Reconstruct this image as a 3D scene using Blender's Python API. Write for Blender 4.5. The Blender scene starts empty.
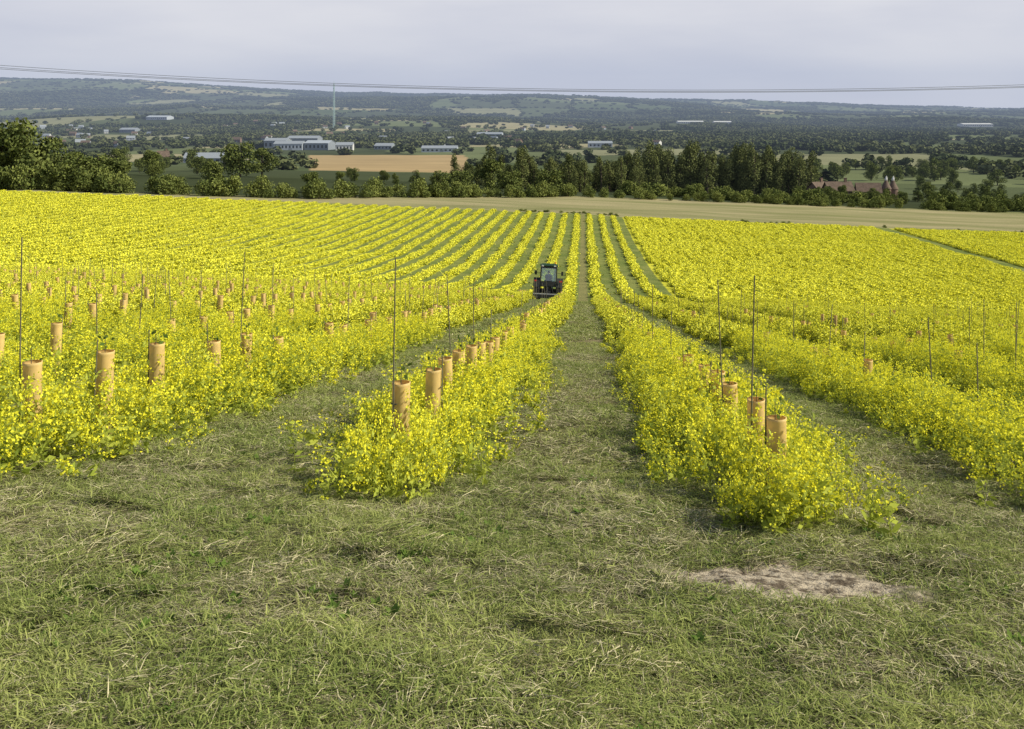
import bpy, bmesh, math, random
import numpy as np
from mathutils import Vector, Matrix, Euler
random.seed(7); rng=np.random.default_rng(7)
scene=bpy.context.scene
scene.view_settings.view_transform='Standard'; scene.view_settings.look='None'; scene.view_settings.exposure=0
EYE=1.7; S=2.95; EDGE=250.0
# ---------------------------------------------------------------- noise
def _h(ix,iy,s):
    n=(ix.astype(np.int64)*374761393+iy.astype(np.int64)*668265263+s*1442695)&0x7fffffff
    n=((n^(n>>13))*1274126177)&0x7fffffff
    n=n^(n>>16)
    return (n&0xffffff)/float(0xffffff)
def vnoise(x,y,s=0):
    x=np.asarray(x,float); y=np.asarray(y,float)
    ix=np.floor(x); iy=np.floor(y); fx=x-ix; fy=y-iy
    fx=fx*fx*(3-2*fx); fy=fy*fy*(3-2*fy)
    a=_h(ix,iy,s); b=_h(ix+1,iy,s); c=_h(ix,iy+1,s); d=_h(ix+1,iy+1,s)
    return (a*(1-fx)+b*fx)*(1-fy)+(c*(1-fx)+d*fx)*fy
def fbm(x,y,s=0,o=4):
    v=0;a=.5;t=0
    for i in range(o):
        v=v+a*vnoise(np.asarray(x)*2**i,np.asarray(y)*2**i,s+i*17); t+=a; a*=.5
    return v/t
# ---------------------------------------------------------------- terrain
TY=[250,340,500,700,1000,1500,2500,3500,4500]
TE=[-26.2,-29.3,-38,-42,-46.5,-52,-55,-48,-30]
SKU=[-1.2,-.583,-.45,-.38,-.25,-.15,-.05,.05,.2,.35,.5,1.2]
SKP=[78,80,82,86,92,94,97,100,103,106,110,112]
def sm(a,b,x):
    t=np.clip((x-a)/(b-a),0,1); return t*t*(3-2*t)
def G(x,y):
    x=np.asarray(x,float); y=np.asarray(y,float)
    e=np.where(y<=90,-1.7-.17*y,0)
    yy=np.clip(y,90,250)-90
    e=np.where((y>90)&(y<=250),-17-.02*yy-.15*41*(1-np.exp(-yy/41)),e)
    far=np.interp(y,TY,TE)
    u=x/np.maximum(y,1)
    skp=np.interp(u,SKU,SKP)
    ridge=(110-skp)/1000*9000
    t=sm(3500,9000,y)
    far=far*(1-t)+ridge*t
    far=far+sm(1800,4000,y)*(fbm(x/1300+9,y/1500,5,3)-.5)*120*(1-.7*sm(7500,9000,y))
    far=far+sm(7000,9000,y)*(fbm(x/300+9,y/300,15,3)-.5)*24
    far=far-sm(9200,12000,y)*200
    e=np.where(y>250,far,e)
    cs=-.045*250*np.tanh(x/250)*(1-sm(350,900,y))
    n=(fbm(x/1.3,y/1.3,3,3)-.5)*.10*(1-sm(30,80,np.abs(y)))+(fbm(x/.33,y/.33,13,2)-.5)*.10*(1-sm(10,22,np.abs(y)))+(vnoise(x/14,y/14,8)-.5)*.5*sm(15,60,y)
    return e+cs+n+EYE
def Gs(x,y): return float(G(np.array([x]),np.array([y]))[0])
# ---------------------------------------------------------------- materials
def newmat(name):
    m=bpy.data.materials.new(name); m.use_nodes=True
    nt=m.node_tree; nt.nodes.clear()
    return m,nt
class NB:
    def __init__(s,nt): s.nt=nt
    def n(s,t,**k):
        nd=s.nt.nodes.new(t)
        for a,b in k.items(): setattr(nd,a,b)
        return nd
    def l(s,a,b): s.nt.links.new(a,b)
    def _in(s,sock,v):
        if isinstance(v,bpy.types.NodeSocket): s.l(v,sock)
        elif v is not None: sock.default_value=v
    def m(s,op,a,b=None,c=None,clamp=False):
        nd=s.n('ShaderNodeMath',operation=op); nd.use_clamp=clamp
        s._in(nd.inputs[0],a); s._in(nd.inputs[1],b)
        if c is not None: s._in(nd.inputs[2],c)
        return nd.outputs[0]
    def mix(s,f,a,b,bt='MIX'):
        nd=s.n('ShaderNodeMix',data_type='RGBA',blend_type=bt)
        s._in(nd.inputs[0],f)
        for sk,v in ((nd.inputs[6],a),(nd.inputs[7],b)):
            if isinstance(v,(tuple,list)): v=(v[0],v[1],v[2],1)
            s._in(sk,v)
        return nd.outputs[2]
    def noise(s,scale,vec=None,det=3,rough=.55):
        nd=s.n('ShaderNodeTexNoise'); nd.inputs['Scale'].default_value=scale
        nd.inputs['Detail'].default_value=det; nd.inputs['Roughness'].default_value=rough
        if vec is not None: s.l(vec,nd.inputs['Vector'])
        return nd.outputs['Fac']
    def mr(s,v,a,b,c=0,d=1,smooth=True):
        nd=s.n('ShaderNodeMapRange'); nd.interpolation_type='SMOOTHSTEP' if smooth else 'LINEAR'
        s._in(nd.inputs[0],v)
        for i,q in enumerate((a,b,c,d)): nd.inputs[i+1].default_value=q
        return nd.outputs[0]
def simple(name,col,rough=.7,metal=0,var=.15,scale=8,spec=.3,trans=0):
    m,nt=newmat(name); b=NB(nt)
    tc=b.n('ShaderNodeTexCoord'); n=b.noise(scale,tc.outputs['Object'],4)
    dark=tuple(c*(1-2*var) for c in col); lite=tuple(min(1,c*(1+2*var)) for c in col)
    c=b.mix(b.mr(n,.25,.75),dark,lite)
    p=b.n('ShaderNodeBsdfPrincipled'); b.l(c,p.inputs['Base Color'])
    p.inputs['Roughness'].default_value=rough; p.inputs['Metallic'].default_value=metal
    p.inputs['Specular IOR Level'].default_value=spec
    out=b.n('ShaderNodeOutputMaterial')
    if trans:
        t=b.n('ShaderNodeBsdfTranslucent'); b.l(c,t.inputs[0])
        ms=b.n('ShaderNodeMixShader'); ms.inputs[0].default_value=trans
        b.l(p.outputs[0],ms.inputs[1]); b.l(t.outputs[0],ms.inputs[2]); b.l(ms.outputs[0],out.inputs[0])
    else: b.l(p.outputs[0],out.inputs[0])
    return m
def leafmat(name,c1,c2,trans=0,scale=1.5,wi=.55):
    """colour varies per leaf (mesh island) and slowly through space"""
    m,nt=newmat(name); b=NB(nt)
    g=b.n('ShaderNodeNewGeometry')
    n=b.noise(scale,g.outputs['Position'],0)
    f=b.m('ADD',b.m('MULTIPLY',g.outputs['Random Per Island'],wi),b.m('MULTIPLY',b.mr(n,.3,.7),1-wi))
    c=b.mix(f,c1,c2)
    d=b.n('ShaderNodeBsdfDiffuse'); b.l(c,d.inputs[0])
    out=b.n('ShaderNodeOutputMaterial')
    if trans:
        t=b.n('ShaderNodeBsdfTranslucent'); b.l(c,t.inputs[0])
        ms=b.n('ShaderNodeMixShader'); ms.inputs[0].default_value=trans
        b.l(d.outputs[0],ms.inputs[1]); b.l(t.outputs[0],ms.inputs[2]); b.l(ms.outputs[0],out.inputs[0])
    else: b.l(d.outputs[0],out.inputs[0])
    return m
M_flower=leafmat('mustard_petal',(.90,.83,.04),(.96,.94,.09),trans=.3,scale=3)
M_mleaf=leafmat('mustard_leaf',(.24,.31,.05),(.55,.59,.10),trans=.3,scale=1)
M_farflower=leafmat('mustard_petal_mass',(.82,.78,.06),(.94,.91,.10),scale=.12)
M_farleaf=leafmat('mustard_leaf_mass',(.28,.33,.05),(.54,.55,.09),scale=.3)
M_green=leafmat('grass_green',(.17,.23,.06),(.44,.47,.16),trans=.2,scale=.8,wi=.7)
M_straw=leafmat('grass_dry',(.36,.33,.19),(.70,.63,.41),scale=.9,wi=.7)
M_dark=leafmat('grass_withered',(.09,.085,.045),(.25,.23,.12),scale=.9,wi=.7)
M_weed=leafmat('weed_leaf',(.09,.16,.035),(.19,.28,.06),trans=.3)
M_tree=leafmat('tree_leaf',(.055,.078,.027),(.21,.24,.07),scale=.3)
M_tree2=leafmat('poplar_leaf',(.08,.10,.042),(.23,.25,.09),scale=.3)
M_hedge=leafmat('hedge_leaf',(.08,.11,.035),(.27,.30,.085),scale=.2)
M_far=leafmat('woodland_leaf',(.05,.068,.032),(.14,.155,.07),scale=.006,wi=.25)
M_bark=simple('bark',(.10,.08,.06),.9,var=.2)
# ---------------------------------------------------------------- mesh utils
def mesh_from(name,V,F,mats,mi=None,smooth=False):
    me=bpy.data.meshes.new(name); me.from_pydata([tuple(v) for v in V],[],F)
    for m in mats: me.materials.append(m)
    if mi is not None: me.polygons.foreach_set('material_index',mi)
    if smooth: me.polygons.foreach_set('use_smooth',[True]*len(me.polygons))
    me.update(); return me
def link(o,parent=None):
    scene.collection.objects.link(o)
    if parent is not None: o.parent=parent
    return o
class MB:
    def __init__(s): s.V=[];s.F=[];s.M=[]
    def quad(s,c,a,b,m):
        k=len(s.V); s.V+= [c-a-b,c+a-b,c+a+b,c-a+b]; s.F.append((k,k+1,k+2,k+3)); s.M.append(m)
    def rhomb(s,base,tip,w,m):
        k=len(s.V); mid=base*.55+tip*.45; s.V+=[base,mid+w,tip,mid-w]; s.F.append((k,k+1,k+2,k+3)); s.M.append(m)
    def ribbon(s,pts,w,m,taper=True):
        n=len(pts); k=len(s.V)
        for i,p in enumerate(pts):
            f=(1-i/(n-1)*.8) if taper else 1
            s.V+=[p-w*f,p+w*f]
        for i in range(n-1):
            s.F.append((k+2*i,k+2*i+1,k+2*i+3,k+2*i+2)); s.M.append(m)
    def tube(s,pts,rad,m,n=6):
        k=len(s.V)
        for i,p in enumerate(pts):
            d=(pts[min(i+1,len(pts)-1)]-pts[max(i-1,0)]).normalized()
            a=d.orthogonal().normalized(); b=d.cross(a)
            if i==0: a0=a
            else:
                a=(a0-d*a0.dot(d)).normalized(); b=d.cross(a); a0=a
            for j in range(n):
                t=2*math.pi*j/n; s.V.append(p+(a*math.cos(t)+b*math.sin(t))*rad[i])
        for i in range(len(pts)-1):
            for j in range(n):
                s.F.append((k+i*n+j,k+i*n+(j+1)%n,k+(i+1)*n+(j+1)%n,k+(i+1)*n+j)); s.M.append(m)
        s.F.append(tuple(k+(len(pts)-1)*n+j for j in range(n))); s.M.append(m)
        s.F.append(tuple(k+j for j in reversed(range(n)))); s.M.append(m)
    def box(s,c,d,m,rot=None):
        k=len(s.V); c=Vector(c)
        for z in(-1,1):
            for y in(-1,1):
                for x in(-1,1):
                    v=Vector((x*d[0]/2,y*d[1]/2,z*d[2]/2))
                    if rot: v=rot@v
                    s.V.append(c+v)
        for f in((0,2,3,1),(4,5,7,6),(0,1,5,4),(2,6,7,3),(0,4,6,2),(1,3,7,5)):
            s.F.append(tuple(k+i for i in f)); s.M.append(m)
    def mesh(s,name,mats,smooth=False): return mesh_from(name,s.V,s.F,mats,s.M,smooth)
def rv(): 
    while True:
        v=Vector((random.uniform(-1,1),random.uniform(-1,1),random.uniform(-1,1)))
        if .05<v.length<1: return v.normalized()
def U(a,b): return random.uniform(a,b)
def src_coll(name,meshes):
    c=bpy.data.collections.new(name)
    for i,me in enumerate(meshes):
        c.objects.link(bpy.data.objects.new('%s_%02d'%(name,i),me))
    return c
def scatter(name,coll,xyz,scl,rot,idx):
    n=len(xyz)
    me=bpy.data.meshes.new(name); me.vertices.add(n)
    me.vertices.foreach_set('co',np.asarray(xyz,np.float32).ravel())
    a=me.attributes.new('scl','FLOAT_VECTOR','POINT')
    scl=np.asarray(scl,np.float32)
    if scl.ndim==1: scl=np.repeat(scl[:,None],3,1)
    a.data.foreach_set('vector',scl.ravel())
    a=me.attributes.new('rot','FLOAT_VECTOR','POINT'); a.data.foreach_set('vector',np.asarray(rot,np.float32).ravel())
    a=me.attributes.new('idx','INT','POINT'); a.data.foreach_set('value',np.asarray(idx,np.int32))
    o=link(bpy.data.objects.new(name,me))
    ng=bpy.data.node_groups.new(name+'_gn','GeometryNodeTree')
    ng.interface.new_socket('Geometry',in_out='INPUT',socket_type='NodeSocketGeometry')
    ng.interface.new_socket('Geometry',in_out='OUTPUT',socket_type='NodeSocketGeometry')
    N=ng.nodes; L=ng.links
    gi=N.new('NodeGroupInput'); go=N.new('NodeGroupOutput')
    ip=N.new('GeometryNodeInstanceOnPoints'); ci=N.new('GeometryNodeCollectionInfo')
    ci.inputs['Collection'].default_value=coll; ci.inputs['Separate Children'].default_value=True; ci.inputs['Reset Children'].default_value=True
    def na(nm,t):
        q=N.new('GeometryNodeInputNamedAttribute'); q.data_type=t; q.inputs['Name'].default_value=nm; return q.outputs[0]
    er=N.new('FunctionNodeEulerToRotation')
    L.new(gi.outputs[0],ip.inputs['Points']); L.new(ci.outputs[0],ip.inputs['Instance'])
    ip.inputs['Pick Instance'].default_value=True
    L.new(na('idx','INT'),ip.inputs['Instance Index']); L.new(na('rot','FLOAT_VECTOR'),er.inputs[0])
    L.new(er.outputs[0],ip.inputs['Rotation']); L.new(na('scl','FLOAT_VECTOR'),ip.inputs['Scale'])
    L.new(ip.outputs[0],go.inputs[0])
    md=o.modifiers.new('scatter','NODES'); md.node_group=ng
    return o
def scat_xy(name,coll,x,y,smin,smax,tilt=.12,nv=6,zoff=0,zs=None):
    n=len(x); z=G(x,y)+zoff
    rot=np.stack([rng.normal(0,tilt,n),rng.normal(0,tilt,n),rng.uniform(0,6.283,n)],1)
    s=rng.uniform(smin,smax,n)
    if zs is not None: s=np.stack([s,s,s*zs],1)
    return scatter(name,coll,np.stack([x,y,z],1),s,rot,rng.integers(0,nv,n))
def scat_ground(name,coll,x,y,smin,smax,idx,half,zoff=0,spin=True,mirror=False):
    """patches laid on the slope"""
    n=len(x); z=G(x,y); zx=(G(x+half,y)-G(x-half,y))/(2*half); zy=(G(x,y+half)-G(x,y-half))/(2*half)
    z=(G(x+half,y)+G(x-half,y)+G(x,y+half)+G(x,y-half)+z)/5
    rot=[]
    for i in range(n):
        nrm=Vector((-zx[i],-zy[i],1)).normalized()
        q=Vector((0,0,1)).rotation_difference(nrm)
        rot.append(tuple((q.to_matrix()@Matrix.Rotation(U(0,6.283) if spin else 0,3,'Z')).to_euler()))
    s=rng.uniform(smin,smax,n); s=np.stack([s*(rng.choice([-1,1],n) if mirror else 1),s,s],1)
    return scatter(name,coll,np.stack([x,y,z+zoff],1),s,np.array(rot),idx)
# ---------------------------------------------------------------- GROUND SHEET
def rstart(k): return {0:6.95,-1:7.45,-2:7.6,1:7.9}.get(k,8.3)
def crop_mask(x,y,hw=.72,wob=.18):
    xw=x+(fbm(x/2.,y/2.5,21,2)-.5)*2*wob
    q=xw/S; d=np.abs((q-np.floor(q))-.5)*S
    m=(d<hw)&(xw<3.5*S)
    unm=((xw>3.5*S)&(xw<72.5))|(xw>76.5)
    start=np.where(np.abs(x-S/2)<S/2,6.95,np.where(np.abs(x+S/2)<S/2,7.5,7.9))+(vnoise(x*1.5,y*0,31)-.5)*.6
    return (m|unm)&(y>start)&(y<EDGE)
yy=np.concatenate([np.linspace(-18,1.8,22),np.linspace(1.95,16,170),np.geomspace(16.1+20,12020,620)-20])
NR=len(yy); NU=520
uu=np.linspace(-1,1,NU); uu=np.sign(uu)*(.55*np.abs(uu)+.45*np.abs(uu)**2.2)*1.2
Y,Ug=np.meshgrid(yy,uu,indexing='ij'); X=Ug*(np.maximum(Y,0)+16)
Z=G(X,Y)
def warp(x,y): return x+(fbm(x/400,y/400,41,2)-.5)*260, y+(fbm(x/400,y/400,51,2)-.5)*350
warpx,warpy=warp(X,Y)
sc=np.where(Y<2500,1.0,2.0)
cell=_h(np.floor(warpx/(170*sc)),np.floor(warpy/(260*sc)),77)
pal=np.array([(.09,.115,.055),(.15,.175,.085),(.08,.095,.05),(.33,.30,.18),(.13,.155,.075),(.24,.24,.14),(.10,.12,.06),(.07,.085,.045)])
ci=(cell*7.99).astype(int); C=pal[ci]
wood=fbm(X/520+3,Y/900,61,4); wmask=sm(.50,.53,wood)[...,None]
C=C*(1-wmask)+np.array((.055,.068,.036))*wmask
C=C*(.8+.4*fbm(X/40,Y/60,71,3))[...,None]
def tanf(x,y):
    return (np.abs(x+.195*y)<.078*y)&(y>600)&(y<1040)
mk=tanf(X,Y)[...,None]; C=np.where(mk,np.array((.40,.295,.16))*(.8+.4*fbm(X/60,Y/12,74,3))[...,None],C)
HX=[-260,-180,-78,-40,0,60,170,300]; HY=[255,256,262,300,335,341,347,350]
strip=(Y>=EDGE-3)&(Y<np.interp(X,HX,HY)+6)
sn=np.clip(fbm(X/30,Y/5,81,3)*1.8-.4,0,1)[...,None]
C=np.where(strip[...,None],np.array((.21,.215,.095))*(1-sn)+np.array((.37,.325,.185))*sn,C)
me=bpy.data.meshes.new('ground')
nv=NR*NU; me.vertices.add(nv); me.vertices.foreach_set('co',np.stack([X,Y,Z],-1).astype(np.float32).ravel())
i=np.arange(NR-1)[:,None]*NU+np.arange(NU-1)[None,:]
quads=np.stack([i,i+1,i+NU+1,i+NU],-1).reshape(-1,4)
me.loops.add(quads.size); me.loops.foreach_set('vertex_index',quads.ravel().astype(np.int32))
me.polygons.add(len(quads)); me.polygons.foreach_set('loop_start',np.arange(0,quads.size,4,dtype=np.int32))
me.update(calc_edges=True); me.validate()
me.polygons.foreach_set('use_smooth',[True]*len(me.polygons))
ca=me.color_attributes.new('valley','FLOAT_COLOR','POINT')
ca.data.foreach_set('color',np.concatenate([C,np.ones(C.shape[:2]+(1,))],-1).astype(np.float32).ravel())
M_ground,nt=newmat('ground_soil_grass'); b=NB(nt)
g=b.n('ShaderNodeNewGeometry'); pos=g.outputs['Position']; sp=b.n('ShaderNodeSeparateXYZ'); b.l(pos,sp.inputs[0]); x_,y_=sp.outputs[0],sp.outputs[1]
n1=b.noise(.9,pos,3,.6); n2=b.noise(14,pos,4,.7); n3=b.noise(.25,pos,2)
xw=b.m('ADD',x_,b.m('MULTIPLY',b.m('SUBTRACT',b.noise(.5,pos,1),.5),.35))
q=b.m('DIVIDE',xw,S); fr=b.m('SUBTRACT',q,b.m('FLOOR',q)); dist=b.m('MULTIPLY',b.m('ABSOLUTE',b.m('SUBTRACT',fr,.5)),S)
rowm=b.m('MULTIPLY',b.m('SUBTRACT',1.0,b.mr(dist,.42,.68)),b.m('LESS_THAN',xw,3.5*S))
unm=b.m('MULTIPLY',b.m('GREATER_THAN',xw,3.5*S),b.m('LESS_THAN',xw,72.5)); unm=b.m('MAXIMUM',unm,b.m('GREATER_THAN',xw,76.5))
crop=b.m('MULTIPLY',b.m('MAXIMUM',rowm,unm),b.m('GREATER_THAN',y_,7.8))
mown=b.mix(b.mr(n1,.35,.65),(.18,.20,.075),(.28,.255,.145))
mown=b.mix(b.mr(n2,.35,.75),mown,(.10,.085,.05))
track=b.m('MULTIPLY',b.m('LESS_THAN',b.m('ABSOLUTE',x_),.5),b.mr(y_,9,14))
mown=b.mix(b.m('MULTIPLY',track,.5),mown,(.28,.22,.13))
mown_far=b.mix(b.mr(n3,.3,.7),(.15,.19,.055),(.23,.25,.08))
mown=b.mix(b.mr(y_,25,90),mown,mown_far)
mown=b.mix(b.m('MULTIPLY',b.m('LESS_THAN',b.m('ABSOLUTE',x_),.45),b.mr(y_,40,90,.0,.5)),mown,(.27,.22,.12))
def ell(cx,cy,rx,ry):
    dx=b.m('DIVIDE',b.m('SUBTRACT',x_,cx),rx); dy=b.m('DIVIDE',b.m('SUBTRACT',y_,cy),ry)
    r=b.m('SQRT',b.m('ADD',b.m('MULTIPLY',dx,dx),b.m('MULTIPLY',dy,dy)))
    return b.m('SUBTRACT',1.0,b.mr(b.m('ADD',r,b.m('MULTIPLY',b.m('SUBTRACT',b.noise(7,pos,2),.5),1.2)),.8,1.2))
soil=ell(1.1,5.7,.8,.55)
soilc=b.mix(b.mr(b.noise(9,pos,5,.7),.40,.58),(.12,.095,.07),(.48,.41,.31))
mown=b.mix(soil,mown,soilc)
cropn=(.16,.20,.045)
cropf=b.mix(b.mr(n3,.3,.7),(.50,.49,.05),(.62,.60,.065))
cropc=b.mix(b.mr(y_,25,90),cropn,cropf)
field=b.mix(crop,mown,cropc)
at=b.n('ShaderNodeVertexColor',layer_name='valley')
inf=b.m('LESS_THAN',b.m('ADD',y_,b.m('MULTIPLY',b.m('SUBTRACT',n3,.5),4.0)),EDGE)
col=b.mix(inf,at.outputs[0],field)
p=b.n('ShaderNodeBsdfDiffuse'); b.l(col,p.inputs[0])
bp=b.n('ShaderNodeBump'); bp.inputs['Strength'].default_value=.8; bp.inputs['Distance'].default_value=.06
b.l(n2,bp.inputs['Height']); b.l(bp.outputs[0],p.inputs['Normal'])
o=b.n('ShaderNodeOutputMaterial'); b.l(p.outputs[0],o.inputs[0])
me.materials.append(M_ground); link(bpy.data.objects.new('ground',me))
# ---------------------------------------------------------------- MUSTARD
def mustard(m,o,h,nb,nf,nl,fs,spread,big=1.0):
    lean=Vector((U(-.3,.3),U(-.3,.3),0))
    P=lambda t: o+Vector((lean.x*h*t*t,lean.y*h*t*t,h*t))
    side=Vector((math.cos(U(0,6.28)),math.sin(U(0,6.28)),0))
    m.ribbon([P(0),P(.4),P(.75),P(1)],side*.0045*big,1)
    tips=[P(1)]
    for i in range(nb):
        t=U(.15,.85); base=P(t)
        a=U(0,6.28); L=h*U(.3,.55)*(1.15-t*.6)
        d=Vector((math.cos(a),math.sin(a),0))
        mid=base+d*L*.45*spread+Vector((0,0,L*.4)); tip=base+d*L*.7*spread+Vector((0,0,L*U(.75,1.05)))
        m.ribbon([base,mid,tip],d.cross(Vector((0,0,1)))*.003*big,1); tips.append(tip)
        for k in range(nl):
            tt=U(0,1); p0=base.lerp(mid,tt*2) if tt<.5 else mid.lerp(tip,tt*2-1)
            dd=(rv()+d*.5+Vector((0,0,.2))).normalized(); l=U(.03,.085)*big
            m.rhomb(p0,p0+dd*l,dd.cross(rv()).normalized()*l*.2,1)
    for k in range(nl*3):
        t=U(.0,.6); p0=P(t); a=U(0,6.28)
        dd=Vector((math.cos(a),math.sin(a),U(-.2,.6))).normalized(); l=U(.06,.14)*big
        m.rhomb(p0,p0+dd*l,dd.cross(rv()).normalized()*l*.2,1)
    for tp in tips:
        for k in range(nf if random.random()<.88 else 2):
            c=tp+Vector((random.gauss(0,.023),random.gauss(0,.023),-abs(random.gauss(0,.06))+.01))*big
            nrm=(rv()+Vector((0,0,.8))).normalized(); a=nrm.orthogonal().normalized(); bb=nrm.cross(a); s=fs*U(.6,1.1)/2
            m.quad(c,a*s,bb*s,0)
def segment(lx,ly,n,hmin,hmax,kw,mats,slope=-.17):
    m=MB()
    for _ in range(n):
        x=max(-1.3,min(1.3,random.gauss(0,.55)))*lx/2; y=U(-ly/2,ly/2)*1.05
        e=1-.35*abs(x/(lx/2))**2
        mustard(m,Vector((x,y,slope*y-.045*x-.03)),U(hmin,hmax)*e,**kw())
    return m.mesh('mustard_row_segment',mats)
nm=[M_flower,M_mleaf]; fm=[M_farflower,M_farleaf]
near=[segment(1.3,1.0,random.choice([32,38,44]),.36,.72,lambda:dict(nb=random.randint(5,8),nf=random.randint(9,14),nl=3,fs=.0182,spread=U(.7,1.1)),nm) for _ in range(8)]
midm=[segment(1.25,2.4,36,.40,.66,lambda:dict(nb=9,nf=10,nl=3,fs=.034,spread=1.2,big=1.7),fm) for _ in range(5)]
def farseg():
    m=MB()
    for q in range(12):
        ox=random.gauss(0,.22); oy=U(-3,3)
        for k in range(62):
            c=Vector((ox+random.gauss(0,.21),oy+random.gauss(0,.34),U(.15,.58))); n=(rv()+Vector((0,-.2,.7))).normalized(); a=n.orthogonal().normalized(); s=U(.035,.08)
            m.quad(c,a*s,n.cross(a)*s,0)
        for k in range(32):
            c=Vector((ox+random.gauss(0,.22),oy+random.gauss(0,.34),U(.03,.55))); n=rv(); a=n.orthogonal().normalized(); s=U(.03,.08)
            m.quad(c,a*s,n.cross(a)*s*1.6,1)
    return m.mesh('mustard_far_segment',fm)
far=[farseg() for _ in range(6)]
singles=[]
for _ in range(8):
    m=MB(); mustard(m,Vector((0,0,0)),U(.35,.6),random.randint(5,8),random.randint(8,12),4,.018,U(.9,1.3)); singles.append(m.mesh('mustard_plant',nm))
cN=src_coll('mustard_near_src',near); cM=src_coll('mustard_mid_src',midm); cF=src_coll('mustard_far_src',far); cO=src_coll('mustard_single_src',singles)
def rows(y0f,y1,step,um,jx=.08):
    xs=[];ys=[]
    cent=[((k+.5)*S,k) for k in range(-75,3)]+[(3.5*S+.6+1.1*j,99) for j in range(0,56)]+[(77.1+1.1*j,99) for j in range(0,56)]
    for xc,k in cent:
        y=y0f(k)+U(0,.3)*(.3 if k in(0,-1,-2,1) else 3)
        jj=jx if k!=99 else .4
        while y<y1:
            if um[0]*y-2<xc<um[1]*y+2: xs.append(xc+U(-jj,jj)); ys.append(y+U(-.04,.04)*step)
            y+=step
    return np.array(xs),np.array(ys)
x,y=rows(lambda k:rstart(k)+.35,26,.8,(-.60,.47)); n=len(x)
s=rng.uniform(.9,1.12,n); sz=.82+.40*vnoise(x/2,y/1.7,93)
wl=np.where((x<0)&(x>-2.9),np.clip(.55+(y-7.8)*.2,.55,1),np.where((x>0)&(x<2.9),np.clip(.8+(y-7.3)*.15,.8,1),1.0))
x=x-np.where((x<-3)&(x>-5.5)&(y<10),.3*(10-y)/2.,0)
scatter('mustard_crop',cN,np.stack([x,y,G(x,y)],1),np.stack([s*rng.choice([-1,1],n)*wl,s,s*sz],1),np.zeros((n,3)),rng.integers(0,8,n))
x,y=rows(lambda k:26.8,86,2.2,(-.60,.47)); n=len(x)
scatter('mustard_crop',cM,np.stack([x,y,G(x,y)],1),np.stack([rng.uniform(.85,1.02,n)*rng.choice([-1,1],n),rng.uniform(.95,1.1,n),rng.uniform(.85,1.2,n)],1),np.zeros((n,3)),rng.integers(0,5,n))
x,y=rows(lambda k:87.5,EDGE-3,5.6,(-.60,.47),.07); n=len(x)
scat_ground('mustard_crop',cF,x,y,.85,1.1,rng.integers(0,6,n),2.5,-.04,spin=False,mirror=True)
def trap(y0,y1,dens,um=(-.66,.52)):
    A=(um[1]-um[0])*(y1*y1-y0*y0)/2; n=int(A*dens)
    y=np.sqrt(rng.uniform(y0*y0,y1*y1,n)); u=rng.uniform(um[0],um[1],n)
    return u*y,y
x,y=trap(7.6,20,8); k=crop_mask(x,y,.92,.2)&~crop_mask(x,y,.55,.25)&((y>9)|(x>-3)); x,y=x[k],y[k]; scat_xy('mustard_plants_loose',cO,x,y,.5,1.0,.3,8,-.02)
ex=[];ey=[]
for cx,cy,w_,nn in [(-1.5,7.6,.32,16),(1.55,7.05,.33,18),(-4.75,7.7,.5,16),(-4.45,8.6,.45,12),(4.35,7.9,.5,15)]:
    for _ in range(nn): ex.append(cx+random.gauss(0,w_)); ey.append(cy+U(-.3,.25))
scat_xy('mustard_plants_loose',cO,np.array(ex),np.array(ey),.7,1.1,.28,8,-.02)
# ---------------------------------------------------------------- GRASS (patches of blades)
def patch(size,n,mixw,l0,l1,w,big=1.0):
    m=MB(); cl=[(U(-.5,.5)*size,U(-.5,.5)*size,U(0,6.28),random.random()) for _ in range(int(26*size*size/.36)+6)]
    for k in range(n):
        t=random.random(); mt=0 if t<mixw[0] else (1 if t<mixw[0]+mixw[1] else 2)
        if random.random()<.55:
            c=random.choice(cl); px_=c[0]+random.gauss(0,.035*big); py_=c[1]+random.gauss(0,.035*big); a=c[2]+random.gauss(0,.8)
        else: px_,py_,a=U(-.56,.56)*size,U(-.56,.56)*size,U(0,6.28)
        p=Vector((px_,py_,U(-.01,.02)*big)); d=Vector((math.cos(a),math.sin(a),0)); l=U(l0,l1)
        if mt==0 and random.random()<.38: e=U(.5,1.2); l*=.75
        else: e=U(.0,.4)
        q=p+d*l*.5*math.cos(e)+Vector((0,0,l*.5*math.sin(e))); r=q+d*l*.5+Vector((0,0,l*.5*math.sin(e*U(-.7,.5))))
        r.z=max(r.z,.002)
        m.ribbon([p,q,r],(d.cross(Vector((0,0,1)))+rv()*.5).normalized()*w*U(.6,1.3)*(1.3 if mt==0 else 1),mt)
    return m.mesh('grass_patch',[M_green,M_straw,M_dark])
W3=[(.70,.16,.14),(.50,.27,.23),(.24,.43,.33)]
pn=[patch(.6,2300,W3[i//3],.05,.15,.0023) for i in range(9)]
pm=[patch(1.3,2400,W3[i//2],.08,.20,.0042,2) for i in range(6)]
pf=[patch(2.6,2000,W3[i//2],.12,.26,.011,4) for i in range(4)]
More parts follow.
